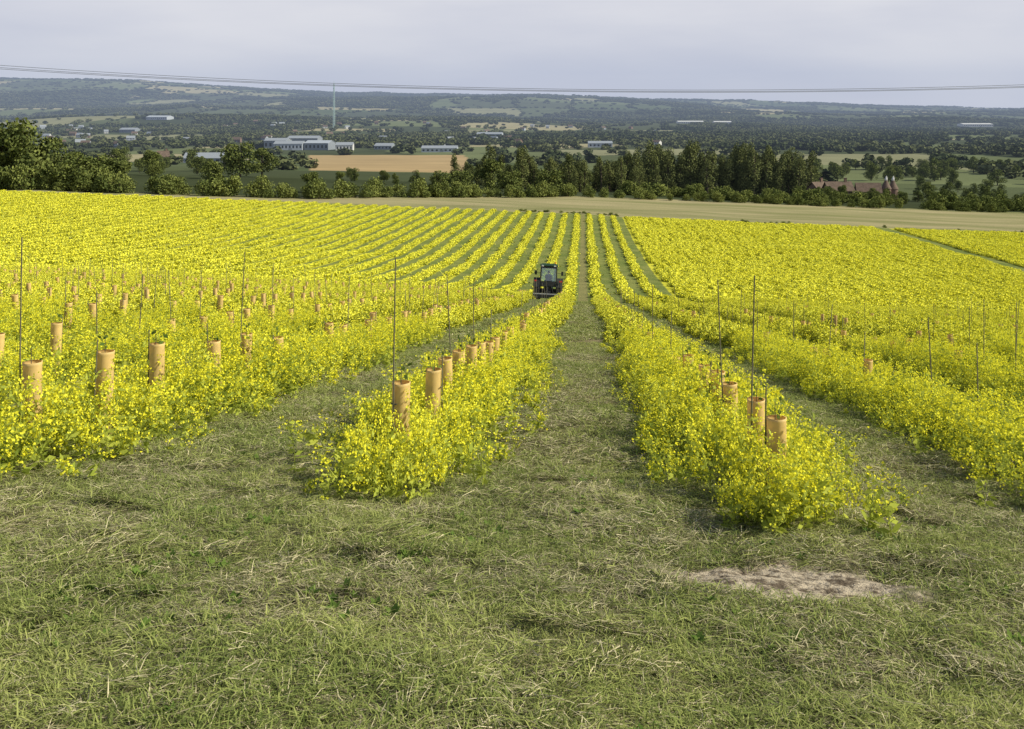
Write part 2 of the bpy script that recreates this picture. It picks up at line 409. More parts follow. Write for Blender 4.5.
def heap():
    """clump of cut stalks thrown by the mower"""
    m=MB(); R=U(.08,.17); hh=U(.035,.08); w=random.choice([(.3,.5),(.55,.25),(.3,.15)]); a0=U(0,3.14)
    for k in range(230):
        rr=R*math.sqrt(random.random()); t=U(0,6.28); p=Vector((math.cos(t)*rr*1.8,math.sin(t)*rr,hh*(1-(rr/R)**2)*U(.1,1)))
        a=a0+random.gauss(0,.9); d=Vector((math.cos(a),math.sin(a),U(-.35,.35))).normalized(); l=U(.05,.16)
        q=p+d*l*.5; r=q+(d+Vector((0,0,-.5))).normalized()*l*.5
        tt=random.random(); mt=0 if tt<w[0] else (1 if tt<w[0]+w[1] else 2)
        m.ribbon([p-d*l*.3,p,q,r],rv()*.0027,mt)
    return m.mesh('cut_heap',[M_green,M_straw,M_dark])
cPn=src_coll('grass_near_src',pn); cPm=src_coll('grass_mid_src',pm); cPf=src_coll('grass_far_src',pf); cHp=src_coll('cut_heap_src',[heap() for _ in range(10)])
def soilmask(x,y,g_=1.0):
    return np.hypot((x-1.1)/.9,(y-5.7)/.62)<g_
def gridp(y0,y1,st,um=(-.64,.51)):
    ys=np.arange(y0,y1,st); P_=[]
    for yv in ys:
        for xv in np.arange(um[0]*yv-st,um[1]*yv+st,st): P_.append((xv+U(-.3,.3)*st,yv+U(-.3,.3)*st))
    a=np.array(P_); return a[:,0],a[:,1]
def pickv(x,y,per,lane):
    p=fbm(x/1.6+4,y/.8,101,3)+rng.normal(0,.06,len(x))-np.where(y<4.2,.06,0)+np.where((y>4.8)&(y<7.8),.06,0)-lane+np.where((np.abs(x)<.5)&(y>7),.14,0)
    t=np.where(p<.46,0,np.where(p<.56,1,2)); return t*per+rng.integers(0,per,len(x))
x,y=gridp(2.5,9,.42); k=~soilmask(x,y); x,y=x[k],y[k]
scat_ground('mown_grass',cPn,x,y,.9,1.15,pickv(x,y,3,0),.2,0)
x,y=gridp(9,27,.85); k=~crop_mask(x,y,.25,.1); x,y=x[k],y[k]
scat_ground('mown_grass',cPm,x,y,.75,.95,pickv(x,y,2,.04+.08*(np.abs(x)>.5)),.5,0)
x,y=gridp(27,80,2.0); k=~crop_mask(x,y,.4,.1); x,y=x[k],y[k]
scat_ground('mown_grass',cPf,x,y,.8,1.,np.minimum(pickv(x,y,2,.08),3),1.2,0)
x,y=trap(2.8,12,15,um=(-.62,.5)); k=~crop_mask(x,y,.6)&~soilmask(x,y,.6)&(fbm(x/1.4,y/.6,17,2)>.45); x,y=x[k],y[k]; n=len(x)
scat_xy('cut_grass_heaps',cHp,x,y,.5,1.3,.1,10,-.005)
def weed():
    m=MB()
    for k in range(10):
        a=U(0,6.28); d=Vector((math.cos(a),math.sin(a),U(.2,1.0))).normalized(); l=U(.02,.05)
        m.rhomb(Vector((0,0,0)),d*l,d.cross(Vector((0,0,1))).normalized()*l*.28,0)
    return m.mesh('weed',[M_weed])
cW=src_coll('weed_src',[weed() for _ in range(3)])
x,y=trap(2.6,9,30,um=(-.64,.52)); k=~crop_mask(x,y,.6)&~soilmask(x,y,.8)&(fbm(x/.8,y/.8,7,2)>.52); scat_xy('weeds',cW,x[k],y[k],.6,1.4,.2,3,.015)
# ---------------------------------------------------------------- TREES
def tree(h,w,n,leaf,kind='round'):
    m=MB(); tr=h*.025
    pts=[Vector((0,0,-.4)),Vector((U(-.2,.2),U(-.2,.2),h*.3)),Vector((U(-.4,.4),U(-.4,.4),h*.62)),Vector((0,0,h*.9))]
    m.tube(pts,[tr*1.3,tr,tr*.6,tr*.15],1,7)
    lumps=[]
    nl=16 if kind=='round' else 13
    for i in range(nl):
        if kind=='round':
            t=U(.18,.97); r=w*.5*math.sin(math.pi*min(1,max(.12,(t*.8+.12))))**.6; a=U(0,6.28); q=U(.2,.75)
            c=Vector((math.cos(a)*r*q,math.sin(a)*r*q,h*t*.88+h*.02)); R=w*U(.15,.25)
        else:
            t=(i+.5)/nl; a=U(0,6.28); rr=w*.5*(1-abs(t-.45)*.9)
            c=Vector((math.cos(a)*rr*.6,math.sin(a)*rr*.6,h*(.12+.80*t))); R=w*U(.25,.38)*(1.0-t*.3)
        lumps.append((c,R))
        st=pts[1].lerp(pts[2],U(0,1)) if c.z>h*.35 else pts[0].lerp(pts[1],.8)
        m.tube([st,st.lerp(c,.55)+Vector((0,0,-.2)),c],[tr*.45,tr*.28,tr*.1],1,4)
    per=n//nl
    for c,R in lumps:
        for k in range(per):
            d=rv(); rr=R*(U(.45,1.0)**.5)*U(.85,1.22); p=c+Vector((d.x*rr,d.y*rr,d.z*rr*(.8 if kind=='round' else 1.35)))
            if p.z<h*.06: continue
            nn=(rv()+d*.8).normalized(); a=nn.orthogonal().normalized(); bb=nn.cross(a); s=leaf*U(.5,1.1)/2
            m.quad(p,a*s,bb*s*U(.6,1),0)
    return m
TR=[tree(10,U(7.5,10),3000,.42).mesh('broadleaf',[M_tree,M_bark]) for _ in range(6)]
PO=[tree(18,U(5,8),2200,.5,'tall').mesh('tall_tree',[M_tree2,M_bark]) for _ in range(6)]
HB=[tree(4,5.0,1100,.32).mesh('hedge_bush',[M_hedge,M_bark]) for _ in range(5)]
def puff():
    m=MB()
    for i in range(6):
        c=Vector((U(-3,3),U(-3,3),U(3,7))); R=U(2.2,3.6)
        for k in range(18):
            d=rv(); p=c+d*R
            if p.z<0: p.z=.3
            nn=(rv()*.6+d).normalized(); a=nn.orthogonal().normalized(); s=U(.6,1.3)
            m.quad(p,a*s,nn.cross(a)*s,0)
    return m.mesh('tree_mass',[M_far])
PF=[puff() for _ in range(6)]
cT=src_coll('tree_src',TR); cP=src_coll('poplar_src',PO); cH=src_coll('hedge_src',HB); cX=src_coll('woodland_src',PF)
def PX(px,d): return (px-583)/1000*d
def put(name,me,px,d,h,base,wf=1.0):
    x=PX(px,d); o=link(bpy.data.objects.new(name,me)); s=h/base
    o.location=(x,d,Gs(x,d)-.2); o.scale=(s*wf,s*wf,s); o.rotation_euler=(0,0,U(0,6.28))
for px,d,h in [(-30,262,18),(2,266,18),(28,262,18.5),(48,270,14),(78,262,10.5),(98,268,11),(118,275,9),(-70,262,20),(-110,265,18),(62,275,10),(240,420,17),(262,430,13),(215,300,8),(312,290,6.5),(437,300,8),(460,320,9),(512,330,9.5),(548,338,10.5),(490,350,12)]:
    put('broadleaf_tree',random.choice(TR),px,d,h,10,1.05 if h>11 else 1.25)
def line(n,pts,jit):
    pts=np.array(pts,float); seg=np.hypot(*(pts[1:]-pts[:-1]).T); cum=np.r_[0,np.cumsum(seg)]
    t=rng.uniform(0,cum[-1],n); x=np.interp(t,cum,pts[:,0])+rng.normal(0,jit,n); y=np.interp(t,cum,pts[:,1])+rng.normal(0,jit,n); return x,y
def scat2(name,coll,x,y,smin,smax,nv,zs=1.0):
    n=len(x); z=G(x,y)-.3; s=rng.uniform(smin,smax,n)*np.ones(n); s=np.stack([s,s,s*zs*rng.uniform(.75,1.25,n)],1)
    rot=np.stack([np.zeros(n),np.zeros(n),rng.uniform(0,6.28,n)],1)
    scatter(name,coll,np.stack([x,y,z],1),s,rot,rng.integers(0,nv,n))
x,y=line(120,[(-230,257),(-160,258),(-78,265)],2.0); scat2('hedgerow',cH,x,y,.8,1.4,5,1.05)
x,y=line(70,[(-78,265),(-40,302),(0,338)],2.0); scat2('hedgerow',cH,x,y,.7,1.2,5)
x,y=line(100,[(0,338),(60,343),(170,349),(260,352)],1.2); scat2('hedgerow',cH,x,y,.6,1.0,5)
x,y=line(90,[(12,375),(70,372),(120,362),(200,372)],3); scat2('hedgerow',cH,x,y,.9,1.5,5)
x,y=line(26,[(-16,251.5),(9,251.5)],.5); scat2('field_edge_scrub',cH,x,y,.2,.34,5,.7)
x,y=line(16,[(35,252),(52,252)],.6); scat2('field_edge_scrub',cH,x,y,.2,.3,5,.7)
x,y=line(14,[(70,252),(112,253)],.8); scat2('field_edge_scrub',cH,x,y,.15,.25,5,.7)
x,y=line(60,[(-46,390),(-10,400),(25,420)],6); scat2('tall_tree_belt',cP,x,y,.5,.85,6)
x,y=line(80,[(22,450),(60,455),(98,455)],4); scat2('tall_tree_belt',cP,x,y,.88,1.1,6)
def copse(n,px0,px1,d0,d1,smin,smax,nm='copse'):
    d=rng.uniform(d0,d1,n); px=rng.uniform(px0,px1,n); scat2(nm,cT,(px-583)/1000*d,d,smin,smax,6)
copse(32,-80,240,320,520,.55,1.0); copse(30,-80,250,520,620,.7,1.15)
copse(12,250,470,360,480,.4,.6); copse(30,600,820,480,600,.6,.95)
copse(50,905,1120,380,560,.5,.9); copse(40,795,910,392,424,.40,.66); copse(55,780,1100,560,760,.8,1.3)
copse(24,470,640,430,560,.7,1.0)
n=70000; y=rng.uniform(600,9000,n); uq=rng.uniform(-.64,.5,n); x=uq*y
w=fbm(x/520+3,y/900,61,4); wx,wy=warp(x,y); sc_=np.where(y<2500,1.,2.)
edgeh=np.minimum(np.abs((wx/(170*sc_)+.5)%1-.5)*170*sc_,np.abs((wy/(260*sc_)+.5)%1-.5)*260*sc_)
keep=((w>.505)|(edgeh<7*sc_)|(rng.random(n)<.03))&~tanf(x,y)&(rng.random(n)<np.clip(y/2600,.4,1))
px=583+1000*x/y
blds=[(310,1230,80,1120),(440,1150,50,1060),(600,1350,30,1270),(205,820,40,740),(163,760,12,690),(495,2000,50,1850),(705,3500,60,3250),(975,3400,60,3200),(160,2900,60,2700),(130,2300,40,2150),(385,1250,30,1120),(560,2600,40,2400),(620,2900,30,2700),(250,1700,60,1500),(60,2000,30,1850)]
for cx,d,wd,dn in blds: keep&=~((np.abs(px-cx)<wd/2+3)&(y>dn)&(y<d+15))
x,y=x[keep],y[keep]; print('woodland',len(x))
gs_=1+np.clip((y-2500)/4500,0,1.6)
nn_=len(x); s0=rng.uniform(.6,1.1,nn_)*gs_
scatter('distant_woodland',cX,np.stack([x,y,G(x,y)-.3],1),np.stack([s0*1.35,s0*1.35,s0/gs_**.85*rng.uniform(.65,1.05,nn_)],1),np.stack([np.zeros(nn_),np.zeros(nn_),rng.uniform(0,6.28,nn_)],1),rng.integers(0,6,nn_))
# ---------------------------------------------------------------- BUILDINGS
M_white=simple('white_cladding',(.42,.46,.52),.6,var=.05); M_grey=simple('grey_cladding',(.24,.27,.31),.6,var=.06)
M_roofg=simple('grey_sheet_roof',(.30,.33,.37),.6,var=.08); M_tile=simple('clay_tile_roof',(.14,.10,.075),.8,var=.15,scale=1)
M_brick=simple('brick_wall',(.19,.13,.10),.85,var=.12,scale=2); M_win=simple('window_glass',(.03,.035,.04),.15,spec=.6)
M_wp=simple('white_paint',(.66,.66,.64),.6,var=.03)
def building(name,px,d,w,l,hw,hr,wall,roof,rot=0,nwin=6,door=True,chim=False,storeys=1):
    x=PX(px,d); e=link(bpy.data.objects.new(name,None)); e.location=(x,d,Gs(x,d)-.3); e.rotation_euler=(0,0,rot)
    m=MB(); m.box((0,0,hw/2),(w,l,hw),0)
    k=len(m.V); 
    for sx in(-1,1): m.V+=[Vector((sx*w/2,-l/2,hw)),Vector((sx*w/2,l/2,hw)),Vector((sx*w/2,0,hw+hr-.12))]; 
    m.F+=[(k,k+1,k+2),(k+3,k+5,k+4)]; m.M+=[0,0]
    link(bpy.data.objects.new('walls',m.mesh('walls',[wall])),e)
    m=MB(); ov=.5
    for sy in(-1,1):
        k=len(m.V); s=hr/(l/2)
        a=[Vector((-w/2-ov,sy*(l/2+ov),hw-ov*s+.05)),Vector((w/2+ov,sy*(l/2+ov),hw-ov*s+.05)),Vector((w/2+ov,0,hw+hr+.05)),Vector((-w/2-ov,0,hw+hr+.05))]
        m.V+=a+[v+Vector((0,0,.2)) for v in a]
        for f in((0,1,2,3),(7,6,5,4),(0,4,5,1),(1,5,6,2),(2,6,7,3),(3,7,4,0)): m.F.append(tuple(k+i for i in f)); m.M.append(0)
    link(bpy.data.objects.new('roof',m.mesh('roof',[roof])),e)
    m=MB()
    for st in range(storeys):
        zc=hw*(st+.55)/storeys
        for i in range(nwin):
            cx=-w/2+w*(i+.5)/nwin
            for sy in(-1,1): m.box((cx,sy*(l/2+.02),zc),(w/nwin*.45,.08,hw/storeys*.4),0)
    link(bpy.data.objects.new('windows',m.mesh('windows',[M_win])),e)
    m=MB(); m.box((w*.08,-l/2-.03,min(hw*.35,1.5)),(min(4,w*.12),.1,min(hw*.7,3)),0); link(bpy.data.objects.new('door',m.mesh('door',[M_grey])),e)
    if chim:
        m=MB(); m.box((w*.3,0,hw+hr+.5),(1.1,.8,2.2),0); m.box((w*.3,0,hw+hr+1.7),(1.3,1.0,.2),0); link(bpy.data.objects.new('chimney',m.mesh('chimney',[M_brick])),e)
    return e
building('warehouse',290,1230,34,26,8,3,M_white,M_roofg,.1,8)
building('warehouse',320,1235,30,26,9,3,M_grey,M_white,-.1,6)
building('warehouse',345,1215,20,22,7,3,M_wp,M_roofg,.15,5)
building('warehouse',278,1280,28,26,11,3,M_grey,M_roofg,0,5)
building('warehouse',305,1330,40,26,13,3,M_grey,M_roofg,0,7)
building('warehouse',440,1150,40,24,5,2.5,M_white,M_roofg,.05,8)
building('warehouse',385,1250,22,18,5,3,M_grey,M_roofg,-.1,5)
building('warehouse',600,1350,32,22,6,2.5,M_white,M_roofg,.05,6)
building('barn',205,820,30,16,4.5,4,M_grey,M_roofg,.1,5)
building('house',163,760,8,8,6,4.5,M_wp,M_tile,.5,2,chim=True,storeys=2)
building('warehouse',490,2000,50,36,6,3,M_white,M_roofg,.0,8)
building('greenhouse',690,3500,90,60,8,3,M_wp,M_wp,.02,14)
building('greenhouse',722,3520,60,60,9,3,M_wp,M_wp,-.02,12)
building('greenhouse',975,3400,100,60,9,3,M_wp,M_wp,0,14)
building('warehouse',160,2900,60,50,8,4,M_white,M_white,0,10)
building('warehouse',130,2300,36,30,7,4,M_grey,M_roofg,0,8)
for i in range(64):
    px_=random.choice([U(235,300),U(60,240),U(540,660),U(40,90),U(440,540),U(255,350),U(360,540)]); d_=1450+U(-150,1500)
    building('house',px_,d_,U(8,14),8,U(4.5,6),U(2.5,4),random.choice([M_wp,M_brick,M_white]),random.choice([M_tile,M_roofg]),U(-.8,.8),3,storeys=2)
building('brick_farmhouse',838,432,11,8,4.6,3.4,M_brick,M_tile,.12,4,chim=True,storeys=2)
building('brick_barn',868,440,10,8,3.8,3.8,M_brick,M_tile,-.1,3)
building('brick_cottage',818,445,7,7,4.2,3.,M_brick,M_tile,.6,3,chim=True,storeys=2)
def oast(px,d):
    x=PX(px,d); e=link(bpy.data.objects.new('oast_house',None)); e.location=(x,d,Gs(x,d)-.3)
    m=MB(); m.tube([Vector((0,0,0)),Vector((0,0,5.5))],[2.2,2.2],0,20); link(bpy.data.objects.new('round_tower',m.mesh('rt',[M_brick])),e)
    m=MB(); m.tube([Vector((0,0,5.45)),Vector((0,0,9.3))],[2.5,.5],0,20); link(bpy.data.objects.new('conical_roof',m.mesh('cr',[M_tile])),e)
    m=MB(); m.tube([Vector((0,0,9.25)),Vector((0,0,9.9)),Vector((.25,0,11.3))],[.62,.6,.12],0,12); m.box((.5,0,10.3),(.8,.05,.3),0); link(bpy.data.objects.new('cowl',m.mesh('cw',[M_wp])),e)
oast(886,446); oast(893,450)
M_mast=simple('painted_mast',(.45,.60,.58),.5,var=.03)
d=2500; x=PX(334,d); m=MB(); H=112; r0=2.0; r1=1.2
cor=lambda t,i:Vector(((r0+(r1-r0)*t)*(1 if i in(0,1) else -1),(r0+(r1-r0)*t)*(1 if i in(0,3) else -1),H*t))
for i in range(4): m.tube([cor(0,i),cor(1,i)],[.4,.35],0,5)
for k in range(20):
    for i in range(4):
        a=cor(k/20,i); bq=cor((k+1)/20,(i+1)%4); m.tube([a,bq],[.22,.22],0,4); m.tube([cor((k+1)/20,i),bq],[.22,.22],0,4)
m.tube([Vector((0,0,H)),Vector((0,0,H+8))],[.4,.25],0,5); m.box((0,0,H*.9),(3.5,3.5,2.5),0)
o=link(bpy.data.objects.new('lattice_mast',m.mesh('mast',[M_mast]))); o.location=(x,d,Gs(x,d))
# ---------------------------------------------------------------- POWER LINE
M_wire=simple('wire_aluminium',(.14,.15,.17),.5,var=.02); M_pole=simple('pole_timber',(.16,.12,.09),.9)
def wz(x): return EYE+1.48+6.1e-4*(x-9.4)**2
e=link(bpy.data.objects.new('power_line',None))
PL=(-72,78)
for i,(dy,dz,sg) in enumerate([(0,0,1),(.75,.13,1.03),(-.75,-.08,.985)]):
    m=MB(); xs=np.linspace(PL[0],PL[1],90)
    m.tube([Vector((xx,80+dy,EYE+1.48+dz+6.1e-4*sg*(xx-9.4)**2)) for xx in xs],[.017]*90,0,5)
    link(bpy.data.objects.new('wire_%d'%(i+1),m.mesh('wire',[M_wire])),e)
for xx in PL:
    zt=wz(xx); z0=Gs(xx,80); pe=link(bpy.data.objects.new('utility_pole',None)); pe.location=(xx,80,0)
    m=MB(); m.tube([Vector((0,0,z0-.5)),Vector((0,0,zt+.25))],[.2,.13],0,10); link(bpy.data.objects.new('pole',m.mesh('pole',[M_pole])),pe)
    m=MB(); m.box((0,0,zt-.2),(.12,2.0,.14),0); link(bpy.data.objects.new('crossarm',m.mesh('arm',[M_pole])),pe)
    m=MB()
    for dy in(-.75,0,.75): m.tube([Vector((0,dy,zt-.13)),Vector((0,dy,zt+.02))],[.05,.03],0,8)
    link(bpy.data.objects.new('insulators',m.mesh('ins',[M_grey])),pe)
# ---------------------------------------------------------------- TREE GUARDS
M_tube=simple('amber_tube',(.80,.60,.25),.5,var=.10,scale=5,trans=.3)
M_cane=simple('cane',(.15,.14,.09),.8,var=.2); M_sap=leafmat('sapling_leaf',(.08,.14,.03),(.16,.22,.05),trans=.3)
def guard_mesh(h,r):
    m=MB(); n=14; k=0; rings=[(0,r*1.02),(h*.5,r),(h*.97,r),(h,r*1.05)]
    for rr_off in(0,-.006):
        k=len(m.V)
        for z,rr in rings:
            for j in range(n):
                t=6.2832*j/n; q=rr+rr_off+.002*math.sin(3*t+z*9); m.V.append(Vector((q*math.cos(t),q*math.sin(t),z)))
        for i in range(3):
            for j in range(n):
                m.F.append((k+i*n+j,k+i*n+(j+1)%n,k+(i+1)*n+(j+1)%n,k+(i+1)*n+j)); m.M.append(0)
    a=3*n; bq=4*n+3*n
    for j in range(n): m.F.append((a+j,a+(j+1)%n,bq+(j+1)%n,bq+j)); m.M.append(0)
    for z in(h*.3,h*.8): m.tube([Vector((r+.012,-.03,z)),Vector((r+.012,.03,z))],[.006,.006],1,5)
    return m
def leaves(m,h,n,mi):
    for k in range(n):
        p=Vector((U(-.05,.05),U(-.05,.05),h+U(-.02,.14))); d=(rv()+Vector((0,0,.6))).normalized(); l=U(.03,.07)
        m.rhomb(p,p+d*l,d.cross(rv()).normalized()*l*.3,mi)
GU=guard_mesh(.75,.075).mesh('guard_tube',[M_tube,M_cane],True)
def add_guard(x,y,cane_h,h=.75):
    e=link(bpy.data.objects.new('tree_guard',None)); e.location=(x,y,Gs(x,y)-.03); e.rotation_euler=(U(-.04,.04),U(-.04,.04),U(0,6.28))
    t=link(bpy.data.objects.new('tube',GU),e); t.scale=(1,1,h/.75)
    m=MB(); m.tube([Vector((.092,0,-.1)),Vector((.095,.004,cane_h*.5)),Vector((.085,.015,cane_h))],[.0075,.007,.0055],0,6)
    link(bpy.data.objects.new('cane',m.mesh('cane',[M_cane])),e)
    m=MB(); m.tube([Vector((0,0,0)),Vector((.01,.01,h+.12))],[.006,.003],1,5); leaves(m,h,8,0); link(bpy.data.objects.new('sapling',m.mesh('sapling',[M_sap,M_bark])),e)
r=S/2
for px,xx,ch,h in [(33,-3*r-.25,1.9,.84),(104,-3*r,1.0,.88),(157,-3*r,1.0,.86),(214,-3*r,1.05,.84),(245,-3*r,1.9,.82),
                (401,-r-.05,1.86,.80),(431,-r,.95,.82),(447,-r,1.7,.80),(461,-r,.9,.80),(471,-r,1.6,.80),(480,-r,.9,.80),
                (776,r,.95,.72),(756,r,1.85,.78),(732,r,1.8,.76),(718,r,.9,.80),(703,r,.85,.78),(690,r,.9,.76)]:
    yy_=xx/((px-583)/1000); add_guard(xx+U(-.02,.02),yy_,ch,h)
srcs=[]
for i in range(8):
    m=guard_mesh(.78,.072); ch=[.85,1.6,.85,1.75,.82,.9,.85,1.3][i]
    m.tube([Vector((.09,0,-.1)),Vector((.085,.01,ch))],[.008,.0065],1,5); leaves(m,.78,5,2); srcs.append(m.mesh('guard_%d'%i,[M_tube,M_cane,M_sap],True))
cGd=src_coll('tree_guard_src',srcs)
gx=[];gy=[];gsz=[];cx_=[];cy_=[]
for k in range(-40,22):
    xr=(k+.5)*S
    y0=15.0 if k in(-1,0) else (14. if k==-2 else 9.2)
    yq=y0+U(0,1)
    while yq<78:
        pr=.8 if k<0 else (.6 if k==0 else .34)
        if -.7<xr/yq<.55:
            if random.random()<pr: gx.append(xr+U(-.1,.1)); gy.append(yq+U(-.15,.15)); gsz.append(U(.86,1.05) if k<0 else U(.74,.92))
            elif random.random()<.6 and yq<55: cx_.append(xr); cy_.append(yq)
        yq+=1.4 if yq<45 else 2.2
gx=np.array(gx);gy=np.array(gy); n=len(gx); gsz=np.array(gsz)
scatter('tree_guards',cGd,np.stack([gx,gy,G(gx,gy)-.03],1),np.stack([np.ones(n),np.ones(n),gsz],1),np.stack([rng.normal(0,.05,n),rng.normal(0,.05,n),rng.uniform(0,6.28,n)],1),rng.integers(0,8,n))
srcs=[]
for i in range(3):
    m=MB(); hh=[1.2,1.45,1.65][i]; m.tube([Vector((0,0,-.1)),Vector((.01,0,hh*.5)),Vector((0,.02,hh))],[.009,.0085,.007],0,5); srcs.append(m.mesh('stake',[M_cane]))
cx_=np.array(cx_); cy_=np.array(cy_); n=len(cx_)
scatter('stakes',src_coll('stake_src',srcs),np.stack([cx_,cy_,G(cx_,cy_)],1),np.ones(n),np.stack([rng.normal(0,.03,n),rng.normal(0,.03,n),rng.uniform(0,6.28,n)],1),rng.integers(0,3,n))
# ---------------------------------------------------------------- TRACTOR
M_tgreen=simple('tractor_paint',(.04,.10,.06),.35,var=.05,spec=.5); M_black=simple('tractor_black',(.03,.032,.032),.6,var=.1); M_rub=simple('rubber',(.035,.034,.032),.85,var=.2)
M_rim=simple('wheel_rim',(.45,.42,.30),.5,var=.08); M_red=simple('tail_light',(.6,.03,.02),.3); M_amb=simple('amber_light',(.8,.3,.03),.3); M_steel=simple('mower_steel',(.40,.40,.38),.45,var=.15)
M_gl,nt=newmat('cab_glass'); b=NB(nt); tr=b.n('ShaderNodeBsdfTransparent'); tr.inputs[0].default_value=(.78,.86,.84,1); gl=b.n('ShaderNodeBsdfGlossy'); gl.inputs['Roughness'].default_value=.05
ms=b.n('ShaderNodeMixShader'); ms.inputs[0].default_value=.15; b.l(tr.outputs[0],ms.inputs[1]); b.l(gl.outputs[0],ms.inputs[2]); oo=b.n('ShaderNodeOutputMaterial'); b.l(ms.outputs[0],oo.inputs[0])
ty=77.; tx=-2.75; T=link(bpy.data.objects.new('tractor',None)); T.location=(tx,ty,Gs(tx,ty)+.02)
gxn=(Gs(tx+1,ty)-Gs(tx-1,ty))/2; gyn=(Gs(tx,ty+1.5)-Gs(tx,ty-1.5))/3
T.rotation_euler=(math.atan(gyn),-math.atan(gxn),0); T.scale=(1.05,1.05,1.08)
def part(name,m,mats,smooth=False,bev=0,par=None):
    o=link(bpy.data.objects.new(name,m.mesh(name,mats,smooth)),par or T)
    if bev:
        q=o.modifiers.new('b','BEVEL'); q.width=bev; q.segments=2
    return o
def wheel(name,x,y,R,W,rr):
    m=MB(); n=32; prof=[(rr,-W*.42),(R*.86,-W*.5),(R*.97,-W*.42),(R,-W*.25),(R,W*.25),(R*.97,W*.42),(R*.86,W*.5),(rr,W*.42)]
    for j in range(n):
        t=6.2832*j/n
        for q,wx in prof: m.V.append(Vector((x+wx,y+q*math.cos(t),R+q*math.sin(t))))
    L=len(prof)
    for j in range(n):
        for i in range(L-1):
            a=j*L+i; c=((j+1)%n)*L+i; m.F.append((a,a+1,c+1,c)); m.M.append(0)
    for j in range(n):
        t=6.2832*(j+.5)/n; sx=1 if j%2 else -1
        c=Vector((x+sx*W*.22,y+(R+.012)*math.cos(t),R+(R+.012)*math.sin(t)))
        m.box(c,(W*.46,.06,.05),0,Matrix.Rotation(t,3,'X'))
    m.tube([Vector((x-W*.2,y,R)),Vector((x+W*.2,y,R))],[rr*1.03,rr*1.03],1,24)
    m.tube([Vector((x-W*.3,y,R)),Vector((x+W*.3,y,R))],[rr*.35,rr*.35],1,12)
    part(name,m,[M_rub,M_rim])
wheel('rear_wheel_left',-.82,0,.72,.42,.36); wheel('rear_wheel_right',.82,0,.72,.42,.36)
wheel('front_wheel_left',-.74,2.05,.48,.30,.24); wheel('front_wheel_right',.74,2.05,.48,.30,.24)
m=MB(); m.box((0,.9,.75),(.5,2.6,.45),0); m.box((0,0,.72),(1.3,.3,.3),0); m.box((0,2.05,.5),(1.3,.16,.16),0); part('chassis',m,[M_black],bev=.03)
m=MB(); m.box((0,1.85,1.2),(.72,1.5,.6),0); m.box((0,2.62,1.12),(.66,.1,.5),1); part('bonnet',m,[M_tgreen,M_black],bev=.08)
m=MB()
for s in(-1,1):
    pts=[(-.72,.95),(-.62,1.35),(-.3,1.58),(.2,1.6),(.6,1.4)]
    for (a0,z0),(a1,z1) in zip(pts[:-1],pts[1:]):
        ang=math.atan2(z1-z0,a1-a0); m.box((s*.84,(a0+a1)/2,(z0+z1)/2),(.46,math.hypot(a1-a0,z1-z0)+.02,.05),0,Matrix.Rotation(ang,3,'X'))
    m.box((s*.6,0,1.2),(.04,1.1,.6),0)
part('mudguards',m,[M_black])
m=MB(); m.box((0,0,1.05),(1.16,1.2,.1),0); m.box((0,-.6,1.2),(1.1,.06,.34),0)
for sx in(-1,1):
    m.tube([Vector((sx*.6,-.58,1.1)),Vector((sx*.56,-.55,2.42))],[.045,.04],0,6)
    m.tube([Vector((sx*.6,.62,1.1)),Vector((sx*.56,.58,2.42))],[.045,.04],0,6)
    m.tube([Vector((sx*.6,.1,1.1)),Vector((sx*.57,.1,2.42))],[.025,.025],0,6)
m.box((0,-.56,2.36),(1.12,.07,.12),0); m.box((0,.58,2.36),(1.12,.07,.12),0); part('cab_frame',m,[M_black])
m=MB(); m.box((0,0,2.5),(1.3,1.4,.14),0); m.box((0,0,2.59),(1.05,1.1,.06),0); part('cab_roof',m,[M_tgreen],bev=.04)
m=MB(); m.box((0,-.585,1.85),(1.04,.012,.9),0); m.box((0,.6,1.85),(1.04,.012,.9),0); m.box((-.6,0,1.85),(.012,1.1,.95),0); m.box((.6,0,1.85),(.012,1.1,.95),0); part('cab_glazing',m,[M_gl])
m=MB(); m.box((0,-.12,1.25),(.48,.46,.14),0); m.box((0,-.36,1.52),(.46,.1,.5),0); part('seat',m,[M_black],bev=.03)
m=MB(); m.tube([Vector((0,.5,1.1)),Vector((0,.36,1.6))],[.03,.03],0,6)
for j in range(16):
    t0=6.283*j/16;t1=6.283*(j+1)/16; m.tube([Vector((.18*math.cos(t0),.35-.06*math.sin(t0),1.6+.16*math.sin(t0))),Vector((.18*math.cos(t1),.35-.06*math.sin(t1),1.6+.16*math.sin(t1)))],[.014,.014],0,5)
part('steering_wheel',m,[M_black])
m=MB(); m.tube([Vector((.42,1.5,1.4)),Vector((.42,1.5,2.3)),Vector((.42,1.44,2.4))],[.04,.04,.035],0,8); part('exhaust',m,[M_black])
m=MB(); m.tube([Vector((.45,-.3,2.6)),Vector((.45,-.3,2.75))],[.06,.05],0,10); part('beacon',m,[M_amb])
m=MB()
for s in(-1,1): m.box((s*.92,-.75,1.38),(.2,.06,.1),0); m.box((s*.45,-.72,2.44),(.16,.05,.09),1)
part('rear_lights',m,[M_red,M_wp])
m=MB()
for s in(-1,1):
    m.tube([Vector((s*.6,.62,2.0)),Vector((s*.95,.72,2.0))],[.015,.015],0,5); m.box((s*.98,.72,1.98),(.16,.04,.3),0)
part('mirrors',m,[M_black])
m=MB(); m.box((0,-1.45,.42),(2.0,.85,.16),0); m.box((0,-1.88,.3),(2.0,.03,.26),1); m.box((0,-1.45,.58),(.4,.4,.18),1)
